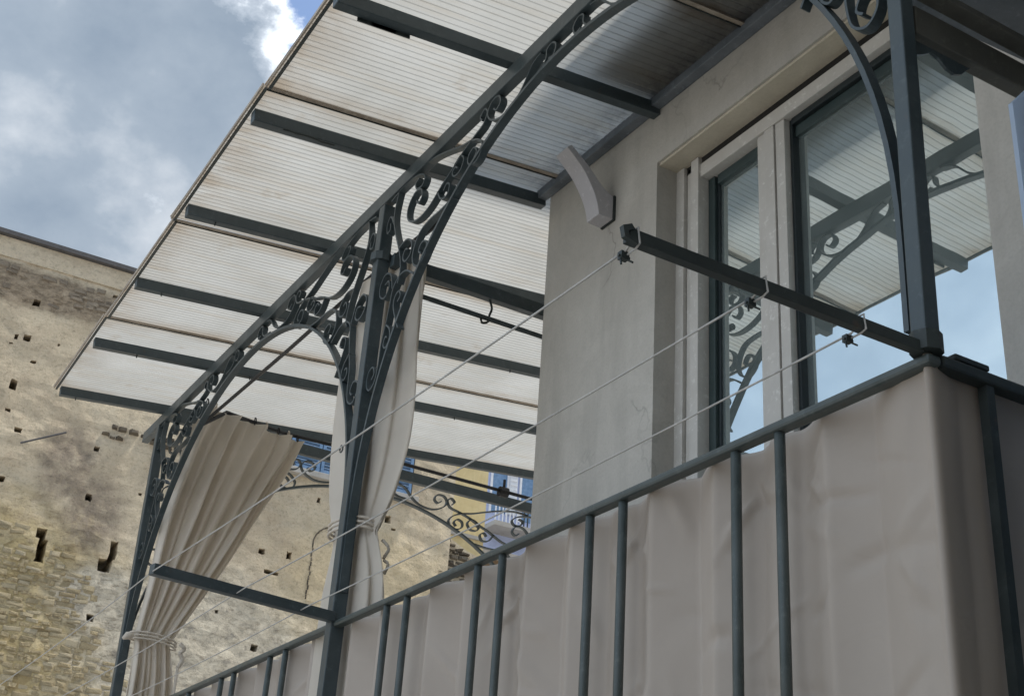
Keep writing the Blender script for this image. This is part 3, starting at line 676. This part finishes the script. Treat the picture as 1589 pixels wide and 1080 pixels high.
for i, (xa, ya, xb, yb) in enumerate(W3):
    xa -= 0.008; pts = []
    for k in range(25):
        t = k/24; pts.append((xa+(xb-xa)*t, ya+(yb-ya)*t, 1.243-0.012*4*t*(1-t)))
    for k in range(1, 17):
        t = k/16; pts.append((xb+(8.25-xb)*t, yb, 1.243-0.018*4*t*(1-t)))
    MB().tube(pts, 0.0025, 6).build('wire', 'wire', CL, True)
    c = MB()
    c.box(xa+0.004, xa+0.018, ya-0.009, ya+0.009, 1.226, 1.242)
    c.tube([(xa+0.010, ya-0.013, 1.232), (xa+0.010, ya+0.013, 1.232)], 0.0032, 6)
    c.tube([(xa+0.012, ya-0.005, 1.230), (xa-0.006, ya-0.010, 1.216)], 0.0022, 5)
    c.tube([(xa+0.012, ya+0.006, 1.230), (xa+0.006, ya+0.008, 1.212)], 0.0022, 5)
    c.build('wire_clamp', 'iron_dark', CL)
    lp = [(xa+0.012, ya, 1.240), (1.731, ya+0.004, 1.244), (1.7305, ya+0.006, 1.268), (1.7, ya+0.006, 1.2685), (1.6995, ya+0.002, 1.2355), (1.72, ya-0.004, 1.2355), (xa+0.014, ya-0.005, 1.236)]
    MB().tube(lp, 0.0024, 5).build('wire_loop', 'wire', CL)
hk = [(3.0, -1.168, 1.222)]
t = (3.02-W3[0][0])/(W3[0][2]-W3[0][0]); yh = W3[0][1]+(W3[0][3]-W3[0][1])*t
ring = [(3.02+0.010*math.sin(a*0.6), yh, 1.218+0.010*math.cos(a*0.6)) for a in range(0, 10)]
MB().tube([(p[0], p[1], p[2]+0.008) for p in ring], 0.002, 5).build('hook', 'iron_dark', CL)

# ------------------------------------------------------------------ curtains
def curtain(name, label, rows, nu=90, pleats=7, seed=1, group=None):
    """rows: (A point, B point, pleat depth, bulge vector) from top to bottom; smooth loft"""
    b = MB(); rnd = random.Random(seed)
    amp = [0.6+0.8*rnd.random() for _ in range(pleats+2)]; wob = [rnd.uniform(-0.25, 0.25) for _ in range(pleats+2)]
    ctrl = [tuple(r[0])+tuple(r[1])+(r[2],)+tuple(r[3]) for r in rows]
    L = catmull(ctrl, 14)
    for i, c in enumerate(L):
        A, B, dep, bul = Vector(c[0:3]), Vector(c[3:6]), c[6], Vector(c[7:10])
        d = (B-A); nrm = Vector((d.y, -d.x, 0)); nrm = nrm.normalized() if nrm.length > 1e-6 else Vector((1, 0, 0))
        for k in range(nu+1):
            u = k/nu; ph = u*pleats; j = int(min(ph, pleats-1)); fr = ph-j
            w_ = amp[j]*(1-fr)+amp[j+1]*fr
            u2_ = u + (wob[j]*(1-fr)+wob[j+1]*fr)*0.5/pleats
            u2_ += 0.055*noise.noise(Vector((u*3.3+seed, i*0.012, 4.4)))+0.02*noise.noise(Vector((u*9, i*0.03, 1.1)))
            s = math.sin(2*math.pi*u2_*pleats); s = (math.asin(s*0.985)/1.4)*0.6+0.4*math.sin(4*math.pi*u2_*pleats+1.0+seed)
            n2 = noise.noise(Vector((u*6+seed, i*0.05, seed*2.3)))*0.35
            p = A + d*u + nrm*dep*(s*w_*0.5+n2) + bul*math.sin(math.pi*u)
            b.v.append(tuple(p))
    n = nu+1
    for i in range(len(L)-1):
        for k in range(nu): b.f.append((i*n+k, i*n+k+1, (i+1)*n+k+1, (i+1)*n+k))
    th = thing(name, label, 'curtain', rows[-1][0], group)
    o = b.build('cloth', 'curtain', th, True)
    md = o.modifiers.new('solid', 'SOLIDIFY'); md.thickness = 0.004
    return th
Z0 = (0, 0, 0)
c1 = curtain('curtain', 'cream curtain swept sideways and tied to the far corner post', [
    ((7.74, -2.02, 3.20), (8.14, -2.84, 3.275), 0.10, Z0),
    ((7.86, -1.99, 3.02), (8.15, -2.80, 3.12), 0.13, Z0),
    ((8.05, -1.98, 2.70), (8.17, -2.67, 2.78), 0.15, Z0),
    ((8.12, -1.975, 2.35), (8.18, -2.52, 2.42), 0.13, Z0),
    ((8.15, -1.97, 2.02), (8.19, -2.36, 2.08), 0.10, Z0),
    ((8.17, -1.965, 1.80), (8.19, -2.23, 1.82), 0.05, Z0),
    ((8.18, -1.965, 1.735), (8.20, -2.20, 1.745), 0.035, Z0),
    ((8.17, -1.97, 1.66), (8.20, -2.22, 1.66), 0.05, Z0),
    ((8.15, -1.97, 1.40), (8.20, -2.26, 1.40), 0.07, Z0),
    ((8.15, -1.96, 0.80), (8.20, -2.30, 0.80), 0.08, Z0),
    ((8.15, -1.95, 0.30), (8.20, -2.34, 0.30), 0.08, Z0)], 130, 4, 3)
def loop(parent, cx, cy, z, ax, ay, r=0.008, tilt=0.0, turns=2, skew=0.0, name='tie_cord'):
    for q in range(turns):
        pts = [(cx+ax*math.cos(a), cy+ay*math.sin(a)+skew*ax*math.cos(a), z+q*0.020+tilt*math.sin(a)+0.006*math.cos(2*a)) for a in [2*math.pi*k/28 for k in range(29)]]
        MB().tube(pts, r, 6, False).build(name, 'rope', parent, True)
loop(c1, 8.19, -2.085, 1.735, 0.065, 0.150, 0.006, 0.012, 3)
kn = [(8.11, -1.93, 1.75), (8.10, -1.90, 1.735), (8.11, -1.875, 1.715)]
MB().tube(kn, [0.018, 0.026, 0.008], 7).build('knot', 'rope', c1, True)
kn = catmull([(8.13, -2.24, 1.75), (8.12, -2.27, 1.72), (8.12, -2.25, 1.69), (8.12, -2.27, 1.65), (8.12, -2.25, 1.60)], 4)
MB().tube(kn, 0.014, 6).build('knot', 'rope', c1, True)
MB().tube([(8.12, -2.25, 1.60), (8.13, -2.26, 1.2)], 0.010, 6).build('cord_tail', 'rope', c1, True)
for k, (u, dz) in enumerate(((0.02, .0), (0.10, .0), (0.5, .01), (0.62, .0), (0.75, .01), (0.86, .0), (0.96, .01))):
    x = 7.74+0.40*u; y = -2.02-0.82*u; z = 3.20+0.075*u
    pts = [(x, y+0.0*math.cos(a), z+0.015+0.022*math.sin(a)) if False else (x+0.018*math.cos(a), y-0.012*math.cos(a), z+0.020+0.024*math.sin(a)) for a in [2*math.pi*j/12 for j in range(13)]]
    MB().tube(pts, 0.005, 5, False).build('curtain_ring', 'rope' if k % 2 else 'black', c1, True)

def wrap_curtain(name, label, rows, seed, nu=120, pleats=7):
    """gathered curtain hanging round a post: closed-ish loft of an ellipse with pleats"""
    b = MB(); L = catmull(rows, 14); a0, a1 = R(-190), R(170)
    for i, (cx, cy, z, ax, ay, dep) in enumerate(L):
        for k in range(nu+1):
            u = k/nu; a = a0+(a1-a0)*u
            pl = math.sin(2*math.pi*pleats*u+1.6*math.sin(5*u+seed)+0.5*noise.noise(Vector((u*4, i*0.02, 7.7))))
            n2 = noise.noise(Vector((u*7+seed, i*0.045, 1.7)))
            f = 1 + dep*(0.6*pl+0.8*n2)
            b.v.append((cx+ax*f*math.cos(a), cy+ay*f*math.sin(a)+0.16*ax*f*math.cos(a), z))
    n = nu+1
    for i in range(len(L)-1):
        for k in range(nu): b.f.append((i*n+k, i*n+k+1, (i+1)*n+k+1, (i+1)*n+k))
    th = thing(name, label, 'curtain', (rows[-1][0], rows[-1][1], rows[-1][2]))
    o = b.build('cloth', 'curtain', th, True)
    md = o.modifiers.new('solid', 'SOLIDIFY'); md.thickness = 0.004
    return th
c2 = wrap_curtain('curtain', 'cream curtain gathered behind the middle post and tied with cord', [
    (4.93, -2.05, 2.93, 0.23, 0.055, 0.26), (4.93, -2.045, 2.70, 0.245, 0.06, 0.26), (4.935, -2.045, 2.35, 0.26, 0.06, 0.25),
    (4.94, -2.045, 2.00, 0.26, 0.06, 0.23), (4.94, -2.04, 1.80, 0.23, 0.055, 0.20), (4.945, -2.035, 1.68, 0.17, 0.045, 0.16), (4.945, -2.03, 1.63, 0.15, 0.042, 0.14),
    (4.94, -2.035, 1.56, 0.17, 0.048, 0.18), (4.92, -2.045, 1.35, 0.21, 0.055, 0.22), (4.92, -2.05, 0.90, 0.23, 0.06, 0.22), (4.92, -2.05, 0.30, 0.24, 0.065, 0.22)], 2.2)
loop(c2, 4.935, -2.005, 1.63, 0.138, 0.074, 0.006, 0.02, 3, 0.16)
MB().tube(catmull([(4.80, -2.09, 1.60), (4.77, -2.11, 1.56), (4.79, -2.10, 1.52), (4.76, -2.11, 1.49), (4.77, -2.10, 1.45)], 4), 0.007, 6).build('cord_tail', 'rope', c2, True)

# ------------------------------------------------------------------ frosted divider at the near end
dv = MB().prism([(-2.10, 0.60), (-2.10, 1.86), (-2.22, 1.99), (-2.655, 2.05), (-2.655, 0.60)], 0, 1.545, 1.557).build('privacy_divider', 'frost')
tag(dv, 'pale frosted glass divider with a clipped corner at the near end of the balcony', 'divider')

# ------------------------------------------------------------------ ruined masonry building
RU = thing('ruined_building', 'tall ruined masonry building of bare stone and patchy plaster with dark putlog holes', 'building', (20.6, -4.0, GROUND))
WX = 20.0
HOLES = [(-2.24, 9.22, .11, .11, .5), (-2.23, 8.58, .11, .11, .5), (-2.07, 8.565, .05, .09, .4), (-3.14, 8.60, .10, .12, .5), (-2.41, 8.23, .09, .05, .3),
         (-2.20, 7.77, .10, .17, .4), (-2.43, 7.06, .11, .09, .5), (-3.65, 7.06, .09, .09, .5), (-3.69, 6.265, .10, .11, .5), (-2.36, 6.26, .12, .09, .3),
         (-4.09, 4.45, .12, .11, .5), (-3.12, 5.56, .15, .16, .6), (-3.17, 5.30, .13, .36, .6), (-4.22, 5.52, .12, .30, .6), (-4.14, 5.27, .20, .20, .6),
         (-6.59, 6.02, .11, .09, .4), (-7.06, 6.04, .09, .13, .4), (-6.80, 5.70, .26, .07, .4), (-6.71, 4.45, .12, .11, .4), (-8.77, 7.06, .12, .13, .4),
         (-8.90, 6.90, .08, .05, .3), (-2.72, 8.62, .04, .04, .3), (-3.45, 9.72, .15, .06, .3), (-2.02, 8.44, .06, .03, .3), (-4.45, 6.5, .05, .05, .3), (-7.78, 4.6, .06, .06, .3), (-7.45, 7.1, .07, .1, .3), (-6.0, 4.9, .05, .05, .3), (-2.22, 7.35, .08, .05, .3)]
def wall_d(y, z): return 0.035*noise.noise(Vector((y*1.3, z*1.3, 0.5))) + 0.030*noise.noise(Vector((y*3.7, z*5.1, 7.7)))
def ruin_wall():
    ys = [-10.02+0.11*i for i in range(int(13.02/0.11)+1)]; zs = [2.2+0.11*i for i in range(int(8.02/0.11)+1)]
    def refine(g, edges):
        g = list(g)
        for e in edges:
            k = min(range(len(g)), key=lambda i: abs(g[i]-e))
            if abs(g[k]-e) < 0.03 and 0 < k < len(g)-1 and g[k] not in edges: g[k] = e
            else: g.append(e)
        return sorted(set(g))
    ys = refine(ys, [c for h in HOLES for c in (h[0]-h[2]/2, h[0]+h[2]/2)]); zs = refine(zs, [c for h in HOLES for c in (h[1]-h[3]/2, h[1]+h[3]/2)])
    def inhole(y, z):
        for h in HOLES:
            if abs(y-h[0]) < h[2]/2-1e-4 and abs(z-h[1]) < h[3]/2-1e-4: return h
    b = MB(); nz = len(zs)
    for y in ys:
        for z in zs:
            e = 0 if (y == ys[0] or z == zs[0] or y == ys[-1] or z == zs[-1]) else 1
            d = wall_d(y, z)
            jy = 0.018*noise.noise(Vector((y*23, z*23, 3.3)))*e; jz = 0.018*noise.noise(Vector((y*23, z*23, 8.3)))*e
            b.v.append((WX-d*e, y+jy, z+jz))
    for i in range(len(ys)-1):
        for k in range(nz-1):
            h = inhole((ys[i]+ys[i+1])/2, (zs[k]+zs[k+1])/2)
            q = (i*nz+k, i*nz+k+1, (i+1)*nz+k+1, (i+1)*nz+k)
            if h is None: b.f.append(q)
            else:
                r0 = len(b.v)
                for j in q:
                    v = b.v[j]; b.v.append((WX+h[4], v[1], v[2]))
                b.f.append((r0, r0+1, r0+2, r0+3))
                cy, cz = (ys[i]+ys[i+1])/2, (zs[k]+zs[k+1])/2
                dy, dzz = ys[i+1]-ys[i], zs[k+1]-zs[k]
                for (ey, ez, j0, j1) in ((cy-dy, cz, 0, 1), (cy, cz+dzz, 1, 2), (cy+dy, cz, 2, 3), (cy, cz-dzz, 3, 0)):
                    ny, nzz = ey, ez
                    # neighbour cell: step to its true centre
                    if j0 == 0: ny = (ys[i-1]+ys[i])/2
                    if j0 == 2: ny = (ys[i+1]+ys[i+2])/2
                    if j0 == 1: nzz = (zs[k+1]+zs[k+2])/2
                    if j0 == 3: nzz = (zs[k-1]+zs[k])/2
                    if inhole(ny, nzz) is None: b.f.append((q[j0], q[j1], r0+j1, r0+j0))
    ya, yb, za, zb = ys[0], ys[-1], zs[0], zs[-1]
    # top, end and back faces
    q = len(b.v); b.v += [(WX, ya, za), (WX, yb, za), (WX, yb, zb), (WX, ya, zb), (WX+1.1, ya, za), (WX+1.1, yb, za), (WX+1.1, yb, zb), (WX+1.1, ya, zb)]
    b.f += [(q, q+3, q+7, q+4), (q+3, q+2, q+6, q+7), (q+2, q+1, q+5, q+6), (q+4, q+7, q+6, q+5)]
    me = bpy.data.meshes.new('wall'); me.from_pydata(b.v, [], b.f); me.update(); me.materials.append(M['ruin'])
    link('wall', me, RU)
    d = MB().box(WX+0.02, WX+1.1, -10.02, 3.0, GROUND, 2.2); d.build('wall_base', 'ruin', RU)
    d = MB().box(WX-0.0, WX+1.1, 3.0, 14.0, GROUND, 10.2); d.build('wall_wing', 'ruin', RU)
ruin_wall()
MB().prism([(-10.7, GROUND), (-10.7, 6.80), (-10.45, 6.86), (-10.02, 7.06), (-10.02, GROUND)], 0, WX+0.12, WX+1.0).build('broken_wall', 'ruin', RU)
MB().bar((WX+0.5, 14.0, 10.26), (WX+0.5, -10.05, 10.24), 1.25, 0.075).build('coping', 'coping', RU)
# plaster band under the coping
MB().box(WX-0.03, WX+0.001, -10.0, 3.0, 9.86, 10.20).build('plaster_band', 'ruin', RU)
# iron rod sticking along the face
MB().tube([(WX-0.10, -2.50, 6.84), (WX-0.12, -3.12, 7.17)], 0.016, 6).build('iron_rod', 'coping', RU)
# stones: bare masonry showing where the plaster has gone
def stone_mesh(seed):
    r = random.Random(seed); b = MB()
    def j(s): return r.uniform(-s, s)
    base = [(-.5, -.5), (.5, -.5), (.5, .5), (-.5, .5)]
    v0 = [(0.5, y, z) for y, z in base]
    v1 = [(-0.20+j(.14), y*(0.94+j(.14)), z*(0.90+j(.2))) for y, z in base]
    v2 = [(-0.62+j(.22), y*(0.66+j(.16))+j(.06), z*(0.60+j(.2))+j(.06)) for y, z in base]
    b.v = v0+v1+v2
    for a in (0, 4):
        for k in range(4): b.f.append((a+k, a+(k+1) % 4, a+4+(k+1) % 4, a+4+k))
    b.f.append((8, 9, 10, 11))
    return b
def place_stones(region, mat, zr, yr, rowh, lenr, prot, seed, maxn, thin=0.0, wx=WX):
    r = random.Random(seed); items = []
    z = zr[0]
    while z < zr[1]:
        h = rowh*r.uniform(0.75, 1.3); y = yr[1]+r.uniform(0, .2)
        while y > yr[0]:
            l = r.uniform(*lenr)
            yc, zc = y-l/2, z+h/2+0.03*math.sin(y*2.1+z)
            ok = region(yc, zc) and r.random() > thin
            for hh in HOLES:
                if abs(yc-hh[0]) < hh[2]/2+l/2 and abs(zc-hh[1]) < hh[3]/2+h/2: ok = False
            if ok: items.append((yc, zc+r.uniform(-.02, .02), l*r.uniform(.75, .98), h*r.uniform(0.6, 1.02), prot*r.uniform(0.3, 1.7), r.uniform(-.10, .10)))
            y -= l
        z += h
    r.shuffle(items)
    items.sort(key=lambda q: -q[2]*q[3]*(2.0 if q[1] > 3.0 else 0.5))
    prot_me = []
    for k in range(10):
        prot_me.append(stone_mesh(seed*31+k).mesh('stone', mat))
    for (yc, zc, l, h, p, a) in items[:maxn]:
        o = link('stone', r.choice(prot_me), RU, 0, (wx-(wall_d(yc, zc) if wx == WX else 0), yc, zc)); o.scale = (p*2, l, h); o.rotation_euler = (a, 0, 0)
    if len(items) > maxn:
        big = MB()
        for (yc, zc, l, h, p, a) in items[maxn:]:
            sb = stone_mesh(r.randint(0, 9999)); q = len(big.v); wd = wall_d(yc, zc) if wx == WX else 0
            big.v += [(wx-wd+x*p*2, yc+(y*math.cos(a)*l-zz*h*math.sin(a)), zc+zz*h*math.cos(a)+y*l*math.sin(a)) for x, y, zz in sb.v]
            big.f += [tuple(q+i for i in f) for f in sb.f]
        o = big.build('rubble', mat, RU); o['kind'] = 'stuff'
def reg_low(y, z):
    lim = 5.75 + 1.05*(y+2.6)*0.35 + 0.5*noise.noise(Vector((y*1.4, z*1.4, 4.0))) + 0.35*noise.noise(Vector((y*4, z*4, 2.0)))
    return z < lim - max(0, -(y+3.4))*0.95
place_stones(reg_low, 'stone_ochre', (2.9, 6.1), (-5.6, -1.2), 0.085, (0.09, 0.30), 0.011, 11, 195, 0.10)
place_stones(lambda y, z: noise.noise(Vector((y*2.1, z*3, 1))) > -0.02, 'stone_grey', (9.25, 9.75), (-4.3, -1.1), 0.085, (0.12, 0.28), 0.018, 12, 32, 0.2)
place_stones(lambda y, z: z < 7.02+0.5*(y+10.02)-0.02, 'stone_dark', (5.7, 7.05), (-10.68, -9.98), 0.085, (0.12, 0.26), 0.05, 13, 30, 0.1, WX+0.12)
place_stones(lambda y, z: abs(z-7.40+0.06*(y+4)) < 0.09, 'stone_dark', (7.25, 7.55), (-5.2, -3.85), 0.07, (0.08, 0.2), 0.06, 14, 14, 0.2)
# walled-up arched window
MB().box(WX-0.012, WX+0.05, -8.30, -7.46, 5.36, 6.36).build('blocked_window', 'ruin', RU)
ring_me = [stone_mesh(500+k).mesh('stone', 'stone_dark') for k in range(4)]
def ring_stone(y, z, a, k):
    o = link('stone', ring_me[k % 4], RU, 0, (WX-wall_d(y, z), y, z)); o.scale = (0.022, 0.075, 0.026); o.rotation_euler = (a, 0, 0)
for k in range(17):
    a = math.pi*k/16; ring_stone(-7.88+0.43*math.cos(a), 6.36+0.34*math.sin(a), a+math.pi/2, k)
for k in range(12): ring_stone(-7.45+0.01*math.sin(k*2.3), 5.42+0.08*k, math.pi/2, k)
# blue louvred shutters above a grey sill
sw = MB().box(WX-0.02, WX+0.02, -9.16, -6.78, 7.55, 8.95).build('shuttered_window', 'dark_opening', RU)
sw['label'] = 'wide window closed by blue louvred shutters'
def sub(o, par): o.parent = par; return o
for k, y in enumerate((-6.80, -7.38, -7.98, -8.56)):
    y1 = y-0.56
    b = MB().box(WX-0.075, WX-0.03, y-0.055, y, 7.56, 8.93).box(WX-0.075, WX-0.03, y1, y1+0.055, 7.56, 8.93).box(WX-0.074, WX-0.031, y1+0.055, y-0.055, 7.56, 7.63)
    for q in range(22):
        z = 7.655+q*0.058; b.bar((WX-0.052, y1+0.055, z), (WX-0.052, y-0.055, z), 0.05, 0.010, (0.6, 0, 0.8))
    sub(b.build('shutter', 'blue_paint', None), sw)
sub(MB().box(WX-0.16, WX-0.001, -9.25, -6.70, 7.44, 7.545).build('sill', 'concrete', None, False, 0.01), sw)

# ------------------------------------------------------------------ houses beyond
Yb = thing('yellow_house', 'pale yellow house glimpsed past the corner of the ruined wall', 'house', (28.0, -13.6, GROUND))
MB().box(26.0, 30.0, -13.9, -11.0, GROUND, 12.0).build('wall', 'yellow_plaster', Yb)
MB().box(25.93, 30.0, -13.92, -10.9, 9.18, 9.26).build('string_course', 'concrete', Yb)
MB().box(25.9, 30.1, -14.0, -10.9, 12.0, 12.15).build('roof', 'brown_board', Yb)
Lb = thing('lilac_house', 'lilac blue house with white shutters and a small balcony', 'house', (34.5, -18.0, GROUND))
MB().box(32.0, 37.0, -23.0, -16.6, GROUND, 16.0).build('wall', 'lilac_plaster', Lb)
MB().box(31.8, 37.2, -23.2, -16.4, 16.0, 16.3).build('roof', 'brown_board', Lb)
for y0, z0, h in ((-17.75, 12.30, 1.5), (-18.75, 12.20, 1.6), (-20.2, 12.2, 1.6)):
    wn_ = MB().box(31.985, 32.02, y0, y0+0.50, z0, z0+h).build('window', 'blue_paint', Lb)
    sub(MB().box(31.95, 31.99, y0-0.07, y0, z0-0.05, z0+h+0.05).box(31.95, 31.99, y0+0.5, y0+0.57, z0-0.05, z0+h+0.05).build('frame', 'white_paint', None), wn_)
    b = MB().box(31.93, 31.97, y0-0.34, y0-0.075, z0, z0+h); 
    for q in range(10): b.box(31.915, 31.93, y0-0.32, y0-0.095, z0+0.05+q*h/10.5, z0+0.09+q*h/10.5)
    sub(b.build('shutter', 'white_paint', None), wn_)
MB().box(31.2, 32.0, -19.6, -17.0, 11.62, 11.76).build('balcony_slab', 'concrete', Lb)
rl = MB().box(31.22, 31.26, -19.6, -17.0, 12.28, 12.33).build('balcony_rail', 'white_paint', Lb)
for q in range(22):
    y = -19.55+q*0.12
    sub(MB().box(31.225, 31.255, y-0.015, y+0.015, 11.76, 12.28).build('baluster', 'iron_dark' if y < -17.9 and y > -18.2 else 'white_paint', None), rl)
Bh = thing('brown_shed', 'brown boarded shed with a pale flat roof below the lilac house', 'shed', (29.5, -16.3, GROUND))
MB().box(28.6, 30.6, -18.6, -14.4, GROUND, 9.70).build('wall', 'brown_board', Bh)
MB().box(28.3, 30.9, -18.8, -14.6, 9.70, 9.86).build('roof', 'concrete', Bh)
